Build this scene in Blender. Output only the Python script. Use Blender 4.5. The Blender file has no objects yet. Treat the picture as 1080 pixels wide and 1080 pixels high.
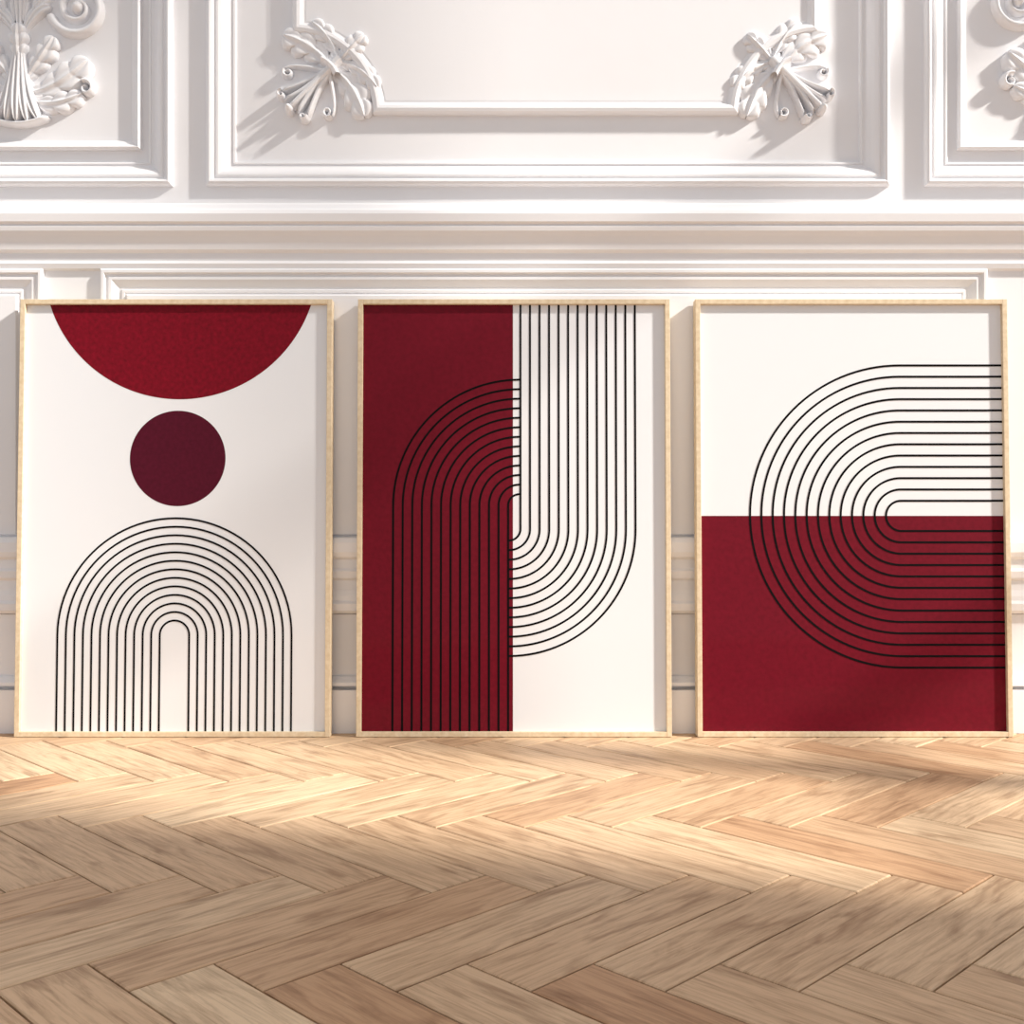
import bpy, bmesh, math, random
from mathutils import Vector
random.seed(7)
sc = bpy.context.scene
sc.view_settings.view_transform = 'Standard'
sc.view_settings.look = 'None'
D = 2.49; F = 1150.0; CH = 0.515
WS = F/(D+0.075)
def X(px): return (px-540)/WS
def Z(py): return CH+(540-py)/WS

def lin(c):
    return tuple(((v/255)/12.92 if v/255 <= .04045 else ((v/255+.055)/1.055)**2.4) for v in c)+(1,)

def mat(name, col, rough=.5, bump=0, bscale=40, var=0, vscale=5, coat=0, spec=.5):
    m = bpy.data.materials.new(name); m.use_nodes = True
    nt = m.node_tree; b = nt.nodes['Principled BSDF']
    b.inputs['Base Color'].default_value = lin(col)
    b.inputs['Roughness'].default_value = rough
    b.inputs['Coat Weight'].default_value = coat
    b.inputs['Coat Roughness'].default_value = .04
    b.inputs['Specular IOR Level'].default_value = spec
    tc = nt.nodes.new('ShaderNodeTexCoord')
    if var:
        n = nt.nodes.new('ShaderNodeTexNoise'); n.inputs['Scale'].default_value = vscale
        n.inputs['Detail'].default_value = 6
        nt.links.new(tc.outputs['Object'], n.inputs['Vector'])
        r = nt.nodes.new('ShaderNodeValToRGB')
        l = lin(col)
        r.color_ramp.elements[0].position = .3; r.color_ramp.elements[1].position = .7
        r.color_ramp.elements[0].color = tuple(v*(1-var) for v in l[:3])+(1,)
        r.color_ramp.elements[1].color = tuple(min(1, v*(1+var)) for v in l[:3])+(1,)
        nt.links.new(n.outputs['Fac'], r.inputs['Fac'])
        nt.links.new(r.outputs['Color'], b.inputs['Base Color'])
    if bump:
        n = nt.nodes.new('ShaderNodeTexNoise'); n.inputs['Scale'].default_value = bscale
        n.inputs['Detail'].default_value = 4
        nt.links.new(tc.outputs['Object'], n.inputs['Vector'])
        bp = nt.nodes.new('ShaderNodeBump'); bp.inputs['Strength'].default_value = bump
        bp.inputs['Distance'].default_value = .002
        nt.links.new(n.outputs['Fac'], bp.inputs['Height'])
        nt.links.new(bp.outputs['Normal'], b.inputs['Normal'])
    return m

M_wall = mat('white_plaster_paint', (240,240,243), .42, bump=.12, bscale=25, var=.015, vscale=3)
M_paper = mat('poster_paper', (236,238,242), .55, coat=.25)
M_red = mat('red_ink', (108,11,31), .7, var=.12, vscale=90, coat=.1, spec=.1)
M_red2 = mat('red_ink_bright', (118,7,28), .7, var=.25, vscale=110, coat=.1, spec=.1)
M_plum = mat('plum_ink', (80,12,34), .7, var=.14, vscale=110, coat=.1, spec=.1)
M_black = mat('black_ink', (12,8,11), .8, spec=.1)
M_back = mat('backing_board', (150,120,90), .8)

# frame wood
M_wood = bpy.data.materials.new('light_oak'); M_wood.use_nodes = True
nt = M_wood.node_tree; b = nt.nodes['Principled BSDF']
tc = nt.nodes.new('ShaderNodeTexCoord'); mp = nt.nodes.new('ShaderNodeMapping')
mp.inputs['Scale'].default_value = (60,60,60)
n = nt.nodes.new('ShaderNodeTexNoise'); n.inputs['Scale'].default_value = 1.5; n.inputs['Detail'].default_value = 5
r = nt.nodes.new('ShaderNodeValToRGB')
r.color_ramp.elements[0].position=.3; r.color_ramp.elements[1].position=.7
r.color_ramp.elements[0].color = lin((214,192,158)); r.color_ramp.elements[1].color = lin((232,215,186))
nt.links.new(tc.outputs['Object'], mp.inputs['Vector']); nt.links.new(mp.outputs[0], n.inputs['Vector'])
nt.links.new(n.outputs['Fac'], r.inputs['Fac']); nt.links.new(r.outputs['Color'], b.inputs['Base Color'])
b.inputs['Roughness'].default_value = .5

def obj(name, bm, mats, parent=None, smooth=False):
    me = bpy.data.meshes.new(name); bm.to_mesh(me); bm.free()
    for m in mats: me.materials.append(m)
    if smooth:
        for p in me.polygons: p.use_smooth = True
    o = bpy.data.objects.new(name, me); sc.collection.objects.link(o)
    if parent: o.parent = parent
    return o

def box(bm, x0,x1,y0,y1,z0,z1, mi=0):
    v = [bm.verts.new(p) for p in [(x0,y0,z0),(x1,y0,z0),(x1,y1,z0),(x0,y1,z0),(x0,y0,z1),(x1,y0,z1),(x1,y1,z1),(x0,y1,z1)]]
    for f in [(0,3,2,1),(4,5,6,7),(0,1,5,4),(1,2,6,5),(2,3,7,6),(3,0,4,7)]:
        fc = bm.faces.new([v[i] for i in f]); fc.material_index = mi

# ---------------- FLOOR (herringbone parquet, real planks) ----------------
M_floor = bpy.data.materials.new('oak_parquet'); M_floor.use_nodes = True
nt = M_floor.node_tree; b = nt.nodes['Principled BSDF']; L = nt.links.new
uv = nt.nodes.new('ShaderNodeUVMap'); uv.uv_map = 'UVMap'
at = nt.nodes.new('ShaderNodeAttribute'); at.attribute_name = 'tone'
sepa = nt.nodes.new('ShaderNodeSeparateColor'); L(at.outputs['Color'], sepa.inputs[0])
mp = nt.nodes.new('ShaderNodeMapping'); mp.inputs['Scale'].default_value = (5,85,1); L(uv.outputs[0], mp.inputs['Vector'])
n1 = nt.nodes.new('ShaderNodeTexNoise'); n1.inputs['Scale'].default_value=1.6; n1.inputs['Detail'].default_value=10; n1.inputs['Roughness'].default_value=.7; n1.inputs['Distortion'].default_value=.5
L(mp.outputs[0], n1.inputs['Vector'])
mp2 = nt.nodes.new('ShaderNodeMapping'); mp2.inputs['Scale'].default_value = (5,24,1); L(uv.outputs[0], mp2.inputs['Vector'])
n2 = nt.nodes.new('ShaderNodeTexNoise'); n2.inputs['Scale'].default_value=1.3; n2.inputs['Detail'].default_value=6; n2.inputs['Distortion'].default_value=1.0
L(mp2.outputs[0], n2.inputs['Vector'])
r1 = nt.nodes.new('ShaderNodeValToRGB'); e = r1.color_ramp.elements
e[0].position=0; e[0].color=lin((196,156,121)); e[1].position=1; e[1].color=lin((229,202,168))
L(sepa.outputs[0], r1.inputs['Fac'])
rg = nt.nodes.new('ShaderNodeValToRGB'); e = rg.color_ramp.elements
e[0].position=.32; e[0].color=(.46,.38,.32,1); e[1].position=.56; e[1].color=(1,1,1,1)
L(n1.outputs['Fac'], rg.inputs['Fac'])
rk = nt.nodes.new('ShaderNodeValToRGB'); e = rk.color_ramp.elements
e[0].position=.28; e[0].color=(.46,.38,.33,1); e[1].position=.50; e[1].color=(1.0,1.0,1.0,1)
L(n2.outputs['Fac'], rk.inputs['Fac'])
mx = nt.nodes.new('ShaderNodeMix'); mx.data_type='RGBA'; mx.blend_type='MULTIPLY'; mx.inputs[0].default_value=.65
L(r1.outputs['Color'], mx.inputs[6]); L(rg.outputs['Color'], mx.inputs[7])
mx2 = nt.nodes.new('ShaderNodeMix'); mx2.data_type='RGBA'; mx2.blend_type='MULTIPLY'; mx2.inputs[0].default_value=.7
L(mx.outputs[2], mx2.inputs[6]); L(rk.outputs['Color'], mx2.inputs[7])
L(mx2.outputs[2], b.inputs['Base Color'])
b.inputs['Roughness'].default_value=.5; b.inputs['Specular IOR Level'].default_value=.2
bp = nt.nodes.new('ShaderNodeBump'); bp.inputs['Strength'].default_value=.25; bp.inputs['Distance'].default_value=.0015
L(n1.outputs['Fac'], bp.inputs['Height']); L(bp.outputs['Normal'], b.inputs['Normal'])
M_gap = mat('floor_gap', (36,20,12), .9)

bm = bmesh.new()
uvl = bm.loops.layers.uv.new('UVMap')
cl = bm.loops.layers.float_color.new('tone')
PL, PW, G, BV = .43, .102, .0013, .002
c45 = math.cos(-math.pi/4); s45 = math.sin(-math.pi/4)
OX, OY = .02, -1.317
def plank(u0,u1,v0,v1,horiz):
    mx_,my_ = (u0+u1)/2,(v0+v1)/2
    cx = mx_*c45-my_*s45+OX; cy = mx_*s45+my_*c45+OY
    if cx<-3.5 or cx>3.5 or cy<-4.8 or cy>.35: return
    t = min(1,max(0,random.gauss(.55,.22))); ro=random.random()*50; ro2=random.random()*50
    def P(u,v,z): return (u*c45-v*s45+OX, u*s45+v*c45+OY, z)
    rings=[]
    for ins,z in ((G,-.006),(G,-BV*.6),(G+BV,0)):
        q=[(u0+ins,v0+ins),(u1-ins,v0+ins),(u1-ins,v1-ins),(u0+ins,v1-ins)]
        rings.append([(bm.verts.new(P(a,c,z)),(a-u0,c-v0) if horiz else (c-v0,a-u0)) for a,c in q])
    fs=[]
    for k in range(2):
        for i in range(4):
            j=(i+1)%4
            fs.append([rings[k][i],rings[k][j],rings[k+1][j],rings[k+1][i]])
    fs.append(rings[2])
    for f in fs:
        fc=bm.faces.new([a[0] for a in f])
        for lp,a in zip(fc.loops,f):
            lp[uvl].uv=(a[1][0]+ro,a[1][1]+ro2); lp[cl]=(t,t,t,1)
for m in range(-11,12):
    for k in range(-66,67):
        a=k*PW+m*PL; c=k*PW-m*PL
        plank(a,a+PL,c,c+PW,True)
        plank(a,a+PW,c+PW,c+PW+PL,False)
for co_,no_ in (((0,.093,0),(0,1,0)),((0,-4.6,0),(0,-1,0)),((3.3,0,0),(1,0,0)),((-3.3,0,0),(-1,0,0))):
    bmesh.ops.bisect_plane(bm,geom=bm.verts[:]+bm.edges[:]+bm.faces[:],plane_co=co_,plane_no=no_,clear_outer=True)
v=[bm.verts.new(p) for p in [(-3.3,-4.6,-.005),(3.3,-4.6,-.005),(3.3,.1,-.005),(-3.3,.1,-.005)]]
fc=bm.faces.new(v); fc.material_index=1
obj('floor', bm, [M_floor, M_gap])

# ---------------- WALL ----------------
HW=3.2; HT=5.0
bm=bmesh.new()
box(bm,-HW,HW,.095,.2,0,HT)
obj('wall_back',bm,[M_wall])
S=.075
zr=Z(197); zt=3.95
bm=bmesh.new()
for a,c in ((-HW,X(-760)),(X(183),X(219)),(X(937),X(974)),(X(1836),HW)):
    box(bm,a,c,S,.0951,zr,zt)
box(bm,-HW,HW,S,.0951,0,zr)
box(bm,-HW,HW,S,.0951,zt,HT)
obj('trim_6',bm,[M_wall])

def sweep(bm,poly,prof,yb,cap=False):
    n=len(poly); rings=[]
    ns=[]
    for i in range(n):
        a=Vector(poly[i]);c=Vector(poly[(i+1)%n]); d=(c-a).normalized(); ns.append(Vector((-d.y,d.x)))
    for o,h in prof:
        ring=[]
        for i in range(n):
            n1=ns[i-1];n2=ns[i]; m=(n1+n2)/(1+n1.dot(n2))
            p=Vector(poly[i])+m*o
            ring.append(bm.verts.new((p.x,yb-h,p.y)))
        rings.append(ring)
    for k in range(len(rings)-1):
        for i in range(n):
            j=(i+1)%n
            bm.faces.new([rings[k][i],rings[k][j],rings[k+1][j],rings[k+1][i]])
    if cap: bm.faces.new(rings[-1])
def rect(x0,x1,z0,z1): return [(x0,z0),(x1,z0),(x1,z1),(x0,z1)]

P_big=[(0,0),(0,.010),(.003,.015),(.008,.018),(.013,.016),(.015,.010),(.018,.007),(.021,.007),(.023,.010),(.027,.010),(.034,.006),(.041,-.001),(.047,-.009),(.051,-.013),(.056,-.014),(.058,-.011),(.062,-.012),(.064,-.020)]
bm=bmesh.new()
sweep(bm,rect(X(219),X(937),zr,zt),P_big,S)
sweep(bm,rect(X(-760),X(183),zr,zt),P_big,S)
sweep(bm,rect(X(974),X(1836),zr,zt),P_big,S)
P_in=[(0,0),(0,.014),(.004,.018),(.008,.014),(.012,.010),(.020,.006),(.026,-.004),(.028,.0)]
for a,c in ((-717,147),(1012,1793)):
    sweep(bm,rect(X(a),X(c),Z(156),zt-.09),P_in,.095)
obj('trim_1',bm,[M_wall])

# raised field with notched corners: every ring computed exactly for its offset
bm=bmesh.new()
R=.19
x0,x1,z0,z1=X(308),X(864),Z(119),zt-.185
P_f=[(0,0),(0,.016),(.004,.021),(.011,.023),(.018,.021),(.024,.014),(.028,.012),(.032,.013)]
rings=[]
for o,h in P_f:
    e0=math.degrees(math.asin(o/(R+o))); ring=[]
    for (cx,cz,a0,a1) in ((x1,z0,180-e0,90+e0),(x1,z1,270-e0,180+e0),(x0,z1,360-e0,270+e0),(x0,z0,90-e0,e0)):
        for k in range(25):
            a=math.radians(a0+(a1-a0)*k/24)
            ring.append(bm.verts.new((cx+(R+o)*math.cos(a),.095-h,cz+(R+o)*math.sin(a))))
    rings.append(ring)
n=100
for k in range(len(rings)-1):
    for i in range(n):
        j=(i+1)%n
        bm.faces.new([rings[k][i],rings[k][j],rings[k+1][j],rings[k+1][i]])
r=rings[-1]
for i in range(n//2-1): bm.faces.new([r[n-1-i],r[i],r[i+1],r[n-2-i]])
obj('trim_2',bm,[M_wall])

# horizontal profiles
def hprof(bm,pts):
    va=[bm.verts.new((-HW,y,z)) for z,y in pts]; vb=[bm.verts.new((HW,y,z)) for z,y in pts]
    for i in range(len(pts)-1): bm.faces.new([va[i],vb[i],vb[i+1],va[i+1]])
    bm.faces.new(va); bm.faces.new(vb[::-1])
bm=bmesh.new()   # chair rail
hprof(bm,[(Z(286),.076),(Z(284),.066),(Z(279),.063),(Z(276),.068),(Z(268),.067),(Z(265),.058),(Z(258),.055),(Z(252),.049),(Z(247),.042),(Z(243),.040),(Z(241),.044),(Z(238),.036),(Z(230),.034),(Z(226),.038),(Z(224),.058),(Z(221),.066),(Z(216),.070),(Z(214),.076)])
obj('trim_3',bm,[M_wall])
bm=bmesh.new()   # dado panel mouldings (fields raised)
P_low=[(0,0),(0,.008),(.004,.013),(.010,.013),(.013,.006),(.017,.005),(.021,.009),(.026,.009),(.036,.003),(.046,-.002),(.050,.003),(.055,.003),(.058,.0),(.064,.009)]
for a,c in ((X(107),X(1040)),(-HW+.1,X(47)),(X(1100),HW-.1)):
    sweep(bm,rect(a,c,Z(592),Z(284)),P_low,S,cap=True)
obj('trim_4',bm,[M_wall])
bm=bmesh.new()   # dado base moulding
hprof(bm,[(Z(648),.076),(Z(646),.058),(Z(643),.052),(Z(636),.051),(Z(633),.057),(Z(628),.058),(Z(622),.062),(Z(612),.064),(Z(609),.056),(Z(602),.054),(Z(599),.060),(Z(590),.062),(Z(587),.052),(Z(582),.048),(Z(572),.048),(Z(567),.053),(Z(565),.076)])
obj('trim_5',bm,[M_wall])
bm=bmesh.new()
hprof(bm,[(0,.076),(0,.046),(.100,.046),(.101,.07),(.109,.07),(.110,.047),(.118,.048),(.124,.055),(.130,.060),(.133,.067),(.275,.067),(.276,.076)])
obj('baseboard_back',bm,[M_wall])

# ---------------- ORNAMENTS ----------------
HS=.8      # overall relief depth factor
def bez(p,n=18):
    out=[]
    for k in range(n+1):
        t=k/n
        if len(p)==3: q=[(1-t)**2,2*t*(1-t),t*t]
        else: q=[(1-t)**3,3*t*(1-t)**2,3*t*t*(1-t),t**3]
        out.append((sum(w*a[0] for w,a in zip(q,p)),sum(w*a[1] for w,a in zip(q,p))))
    return out
def ridge(bm,path,W,H,wf,groove=.45,base=.0,lift=0.0,T=None):
    n=len(path); NC=9; rows=[]
    for i,(px,py) in enumerate(path):
        a=path[max(0,i-1)];c=path[min(n-1,i+1)]
        dx,dy=c[0]-a[0],c[1]-a[1]; l=math.hypot(dx,dy) or 1; nx,ny=-dy/l,dx/l
        s=i/(n-1); w=W*wf(s); row=[]
        for j in range(NC):
            t=-1+2*j/(NC-1)
            h=H*(.35+.65*wf(s))*math.sqrt(max(0,1-t*t))*(1-groove*math.exp(-(t/.22)**2))
            if abs(t)<1: h+=base+lift*s*s
            qx,qy=px+nx*w*t,py+ny*w*t
            if T: qx,qy=T(qx,qy)
            row.append(bm.verts.new((X(qx),.0949-h*HS,Z(qy))))
        rows.append(row)
    for i in range(n-1):
        for j in range(NC-1):
            bm.faces.new([rows[i][j],rows[i+1][j],rows[i+1][j+1],rows[i][j+1]])
def acleaf(bm,pts,W,H,nl=5,lift=.012,T=None):
    """acanthus leaf: lobed outline, midrib, oblique flutes running into each lobe"""
    path=bez(pts,60); n=len(path); NC=21; rows=[]
    for i,(px,py) in enumerate(path):
        a=path[max(0,i-1)];c=path[min(n-1,i+1)]
        dx,dy=c[0]-a[0],c[1]-a[1]; l=math.hypot(dx,dy) or 1; dx/=l;dy/=l; nx,ny=-dy,dx
        s=i/(n-1)
        env=(.25+.75*math.sin(min(1,s*1.25)*math.pi*.5))*math.sqrt(max(.0,1-max(0,(s-.45)/.55)**2))
        row=[]
        for j in range(NC):
            t=-1+2*j/(NC-1); at_=abs(t)
            lobe=abs(math.sin(nl*math.pi*s))**.6
            w=W*max(.03,env)*(.66+.34*lobe)
            fl=abs(math.sin(nl*math.pi*s))**.8
            h=H*(.45+.55*env)*(1-at_**4)**.5*(.66+.30*fl*at_+.34*math.exp(-(at_/.12)**2)-.10*math.exp(-((at_-.3)/.12)**2))
            if at_<1: h+=lift*s*s
            sweepf=at_*at_*W*.5*env
            qx,qy=px+nx*w*t+dx*sweepf,py+ny*w*t+dy*sweepf
            if T: qx,qy=T(qx,qy)
            row.append(bm.verts.new((X(qx),.0949-h*HS,Z(qy))))
        rows.append(row)
    for i in range(n-1):
        for j in range(NC-1):
            bm.faces.new([rows[i][j],rows[i+1][j],rows[i+1][j+1],rows[i][j+1]])
leafw=lambda s: max(.02,(.30+.70*math.sin(min(1,s*1.15)*math.pi*.62))*math.sqrt(max(0,1-max(0,(s-.72)/.28)**2)))
tubew=lambda s: max(.03,1-.45*s) if s<.93 else max(.03,(1-.45*s)*math.sqrt(max(0,1-((s-.93)/.07)**2)))
def dome(bm,cx,cy,r,H,T=None):
    rows=[]
    for k in range(6):
        a=k/5*math.pi/2; rr=r*math.cos(a)+.01; row=[]
        for j in range(16):
            b_=j/16*2*math.pi; qx,qy=cx+rr*math.cos(b_),cy+rr*math.sin(b_)
            if T: qx,qy=T(qx,qy)
            row.append(bm.verts.new((X(qx),.0949-H*HS*math.sin(a),Z(qy))))
        rows.append(row)
    for k in range(5):
        for j in range(16): bm.faces.new([rows[k][j],rows[k][(j+1)%16],rows[k+1][(j+1)%16],rows[k+1][j]])
def curl(cx,cy,r0,r1,a0,turns,n=26):
    return [(cx+(r0+(r1-r0)*k/n)*math.cos(a0+turns*2*math.pi*k/n),cy+(r0+(r1-r0)*k/n)*math.sin(a0+turns*2*math.pi*k/n)) for k in range(n+1)]
def corner(bm,T):
    # symmetric about the corner's bisector  x+y=420
    M=lambda p:[(420-y,420-x) for x,y in p]
    def both(path,W,H,wf,**k):
        ridge(bm,path,W,H,wf,T=T,**k); ridge(bm,M(path),W,H,wf,T=T,**k)
    def bl(p,W,H,nl,**k):
        acleaf(bm,p,W,H,nl,T=T,**k); acleaf(bm,M(p),W,H,nl,T=T,**k)
    bl([(352,76),(338,48),(298,36)],19,.026,4,lift=.012)
    bl([(356,66),(354,42),(328,22)],14,.028,4,lift=.012)
    acleaf(bm,[(352,68),(366,54),(384,36)],14,.032,4,T=T,lift=.010)
    both(bez([(348,74),(326,70),(304,64),(298,72)]),3.2,.024,tubew,groove=0)
    both(curl(303,75,5.5,1.5,-2.4,-1.1),2.6,.028,tubew,groove=0)
    both(bez([(356,64),(336,80),(326,86),(296,96)]),3.6,.036,tubew,lift=.012,groove=.1)
    both(bez([(356,64),(336,82),(326,93),(300,106)]),4.4,.040,tubew,lift=.014,groove=.1)
    ridge(bm,bez([(358,62),(334,86),(305,115)]),5.6,.046,tubew,T=T,lift=.014,groove=.1)
    ridge(bm,bez([(340,64),(351,69),(356,80)],10),4.5,.052,lambda s:1,T=T,groove=0)
    both(curl(297,100,4,1.2,-1.6,-1.0),2.6,.05,tubew,groove=0)
    dome(bm,305,115,5,.060,T)
zmirror=(119+(540-( (z1-CH)*WS)) )
for nm,T in (('a',lambda x,y:(x,y)),('b',lambda x,y:(1172-x,y)),('c',lambda x,y:(x,zmirror-y)),('d',lambda x,y:(1172-x,zmirror-y))):
    bm=bmesh.new(); corner(bm,T); obj('plaster_corner_ornament',bm,[M_wall],smooth=True)

def spiral(cx,cy,r0,r1,a0,turns,n=44): return curl(cx,cy,r0,r1,a0,turns,n)
def palmette(bm,T):
    M=lambda p:[(36-x,y) for x,y in p]
    def both(path,W,H,wf,**k):
        ridge(bm,path,W,H,wf,T=T,**k); ridge(bm,M(path),W,H,wf,T=T,**k)
    def bl(p,W,H,nl,**k):
        acleaf(bm,p,W,H,nl,T=T,**k); acleaf(bm,M(p),W,H,nl,T=T,**k)
    bl([(24,96),(56,96),(92,62)],20,.026,4,lift=.012)
    bl([(24,100),(50,116),(86,98)],14,.024,4,lift=.012)
    bl([(22,84),(40,66),(56,38)],14,.028,4,lift=.012)
    ridge(bm,bez([(18,40),(18,90),(18,130)]),6.5,.046,leafw,T=T,lift=.014)
    both(bez([(20,44),(22,92),(29,129)]),6,.043,leafw,lift=.014)
    both(bez([(22,50),(25,96),(40,126)]),6,.038,leafw,lift=.012)
    ridge(bm,bez([(-14,122),(18,138),(50,122)]),3,.036,lambda s:1 if .05<s<.95 else .3,T=T,groove=0)
    both(curl(90,92,8,2,-2.0,1.15),3.4,.034,tubew,groove=0)
    acleaf(bm,[(18,70),(18,50),(18,24)],12,.036,4,T=T,lift=.012)
    both(spiral(80,6,30,5,math.pi*.9,-1.75),5,.028,tubew,groove=0)
    both(bez([(22,34),(34,8),(52,4)]),6,.026,leafw)
    bl([(22,30),(56,-36),(104,-50)],14,.028,6)
    bl([(22,20),(24,-40),(60,-80)],14,.028,6)
    ridge(bm,bez([(18,30),(18,-30),(18,-96)]),9,.034,leafw,T=T)
    dome(bm,80,6,7,.034,T); dome(bm,36-80,6,7,.034,T)
for T in (lambda x,y:(x,y),lambda x,y:(1140-(x-18)-2,y-8)):
    bm=bmesh.new(); palmette(bm,T); obj('plaster_palmette_ornament',bm,[M_wall],smooth=True)

# ---------------- FRAMED POSTERS ----------------
PS=458.8
TH=math.asin(.0325/1.007)
FWID=331/PS; FH=462/PS; RW=.0115; FD=.030; PD=.010
def poster(pxl,draw):
    e=bpy.data.objects.new('framed_poster',None); sc.collection.objects.link(e)
    e.location=((pxl-540)/PS,0,.001); e.rotation_euler=(-TH,0,0)
    bm=bmesh.new()
    box(bm,0,RW,0,FD,0,FH); box(bm,FWID-RW,FWID,0,FD,0,FH)
    box(bm,RW,FWID-RW,0,FD,0,RW); box(bm,RW,FWID-RW,0,FD,FH-RW,FH)
    o=obj('wood_frame',bm,[M_wood],e)
    bv=o.modifiers.new('b','BEVEL'); bv.width=.0008; bv.segments=2
    bm=bmesh.new(); box(bm,RW,FWID-RW,PD,PD+.003,RW,FH-RW); obj('paper',bm,[M_paper],e)
    bm=bmesh.new(); box(bm,RW,FWID-RW,PD+.0035,FD-.004,RW,FH-RW); obj('backing',bm,[M_back],e)
    U=lambda px:(px-pxl)/PS; V=lambda py:(778-py)/PS
    ulo,uhi,vlo,vhi=RW,FWID-RW,RW,FH-RW
    def flat(name,pts,m,lvl=1):
        bm=bmesh.new()
        q=[(min(uhi,max(ulo,U(a))),min(vhi,max(vlo,V(c)))) for a,c in pts]
        vs=[]
        for p in q:
            if not vs or (Vector(p)-Vector(vs[-1])).length>1e-6: vs.append(p)
        if (Vector(vs[0])-Vector(vs[-1])).length<1e-6: vs.pop()
        f=bm.faces.new([bm.verts.new((a,PD-.00025*lvl,c)) for a,c in vs])
        bmesh.ops.recalc_face_normals(bm,faces=[f]); f.normal_update()
        if f.normal.y>0: f.normal_flip()
        obj(name,bm,[m],e)
    def lines(name,paths,w,m=M_black):
        bm=bmesh.new()
        for p in paths:
            prev=None;n=len(p)
            for i in range(n):
                a=p[max(0,i-1)];c=p[min(n-1,i+1)]
                dx,dy=c[0]-a[0],c[1]-a[1];l=math.hypot(dx,dy);nx,ny=-dy/l*w/2,dx/l*w/2
                cur=[]
                for s in (-1,1):
                    u=min(uhi,max(ulo,U(p[i][0]+nx*s)));v_=min(vhi,max(vlo,V(p[i][1]+ny*s)))
                    cur.append(bm.verts.new((u,PD-.0008,v_)))
                if prev: bm.faces.new([prev[0],cur[0],cur[1],prev[1]])
                prev=cur
        obj(name,bm,[m],e)
    draw(flat,lines)
def arc(cx,cy,r,a0,a1,n=48):
    return [(cx+r*math.cos(math.radians(a0+(a1-a0)*k/n)),cy-r*math.sin(math.radians(a0+(a1-a0)*k/n))) for k in range(n+1)]
def art1(flat,lines):
    a=math.degrees(math.asin((321-276)/146.1))
    flat('half_disc',arc(187,276,146.1,180+a,360-a,96),M_red2)
    flat('disc',arc(185.5,485,50.7,0,360,96)[:-1],M_plum)
    ps=[]
    for k in range(13):
        r=15.5+k*9.0
        ps.append([(184-r,774)]+arc(184,672,r,180,0)+[(184+r,774)])
    lines('arch_lines',ps,2.0)
def art2(flat,lines):
    flat('red_field',[(380,319),(541,319),(541,776),(380,776)],M_red)
    ps=[]
    for k in range(13):
        r=12+k*10.15
        ps.append([(548-r,774)]+arc(548,535,r,180,90,32))
        ps.append([(537+r,320)]+arc(537,560,r,0,-90,32))
    lines('arch_lines',ps,2.1)
def art3(flat,lines):
    flat('red_field',[(735,546),(1063,546),(1063,776),(735,776)],M_red)
    ps=[]
    for k in range(13):
        r=16+k*12.0
        ps.append([(1062,546-r)]+arc(952,546,r,90,270,64)+[(1062,546+r)])
    lines('arch_lines',ps,2.2)
poster(18,art1); poster(376.5,art2); poster(734.5,art3)

# ---------------- UNSEEN RIGHT WALL + WINDOWS, CEILING (ADDED TO SHAPE LIGHT) ----------------
bm=bmesh.new()
wx0,wx1=3.2,3.45
WY0,WY1,WZ0,WZ1=-1.97,-.10,.45,4.8
VY0,VY1=-4.1,-2.5
box(bm,wx0,wx1,-4.6,VY0,0,HT); box(bm,wx0,wx1,VY1,WY0,0,HT); box(bm,wx0,wx1,WY1,.2,0,HT)
for a,c in ((WY0,WY1),(VY0,VY1)):
    box(bm,wx0,wx1,a,c,0,WZ0); box(bm,wx0,wx1,a,c,WZ1,HT)
obj('unseen_wall_right',bm,[M_wall])  # out of view; pier and openings block sun to set the floor's lit edge
bm=bmesh.new(); box(bm,-HW,wx1,-4.6,.2,HT,HT+.1); obj('unseen_ceiling',bm,[M_wall])  # out of view, added to cut sky light on the floor
fx0,fx1=3.28,3.33
bm=bmesh.new()
for y in (WY0,WY1-.06): box(bm,fx0,fx1,y,y+.06,WZ0,WZ1)
box(bm,fx0,fx1,-1.24,-1.12,WZ0,WZ1)  # wide mullion, placed so its shadow makes a band on the floor
for z in (WZ0,1.8,3.2,WZ1-.06): box(bm,fx0,fx1,WY0,WY1,z,z+.05)
obj('unseen_window_1',bm,[M_wall])  # unseen window, shaped for the sun area on floor and wall
bm=bmesh.new()      # added unseen window; louvres pass a weak sun patch to the foreground
for y in (VY0,(VY0+VY1)/2-.04,VY1-.06): box(bm,fx0,fx1,y,y+.06,WZ0,WZ1)
z=WZ0+.05
while z<WZ1-.05:
    box(bm,fx0+.01,fx1-.01,VY0+.06,VY1-.06,z,z+.048); z+=.075
obj('added_window_2',bm,[M_wall])

# ---------------- LIGHT ----------------
az=math.radians(72); el=math.radians(34)
d=Vector((-math.sin(az)*math.cos(el),math.cos(az)*math.cos(el),-math.sin(el)))
sl=bpy.data.lights.new('sun','SUN'); sl.energy=7.1; sl.angle=math.radians(3.2); sl.color=(1,.94,.86)
so=bpy.data.objects.new('sun',sl); so.rotation_euler=d.to_track_quat('-Z','Y').to_euler(); so.location=(6,-4,5); sc.collection.objects.link(so)
w=bpy.data.worlds.new('world'); sc.world=w; w.use_nodes=True
bg=w.node_tree.nodes['Background']; bg.inputs[0].default_value=(.965,.975,1,1); bg.inputs[1].default_value=.67

cam=bpy.data.cameras.new('camera'); cam.sensor_width=36; cam.lens=F/1080*36
co=bpy.data.objects.new('camera',cam); co.location=(0,-D,CH); co.rotation_euler=(math.pi/2,0,0)
sc.collection.objects.link(co); sc.camera=co
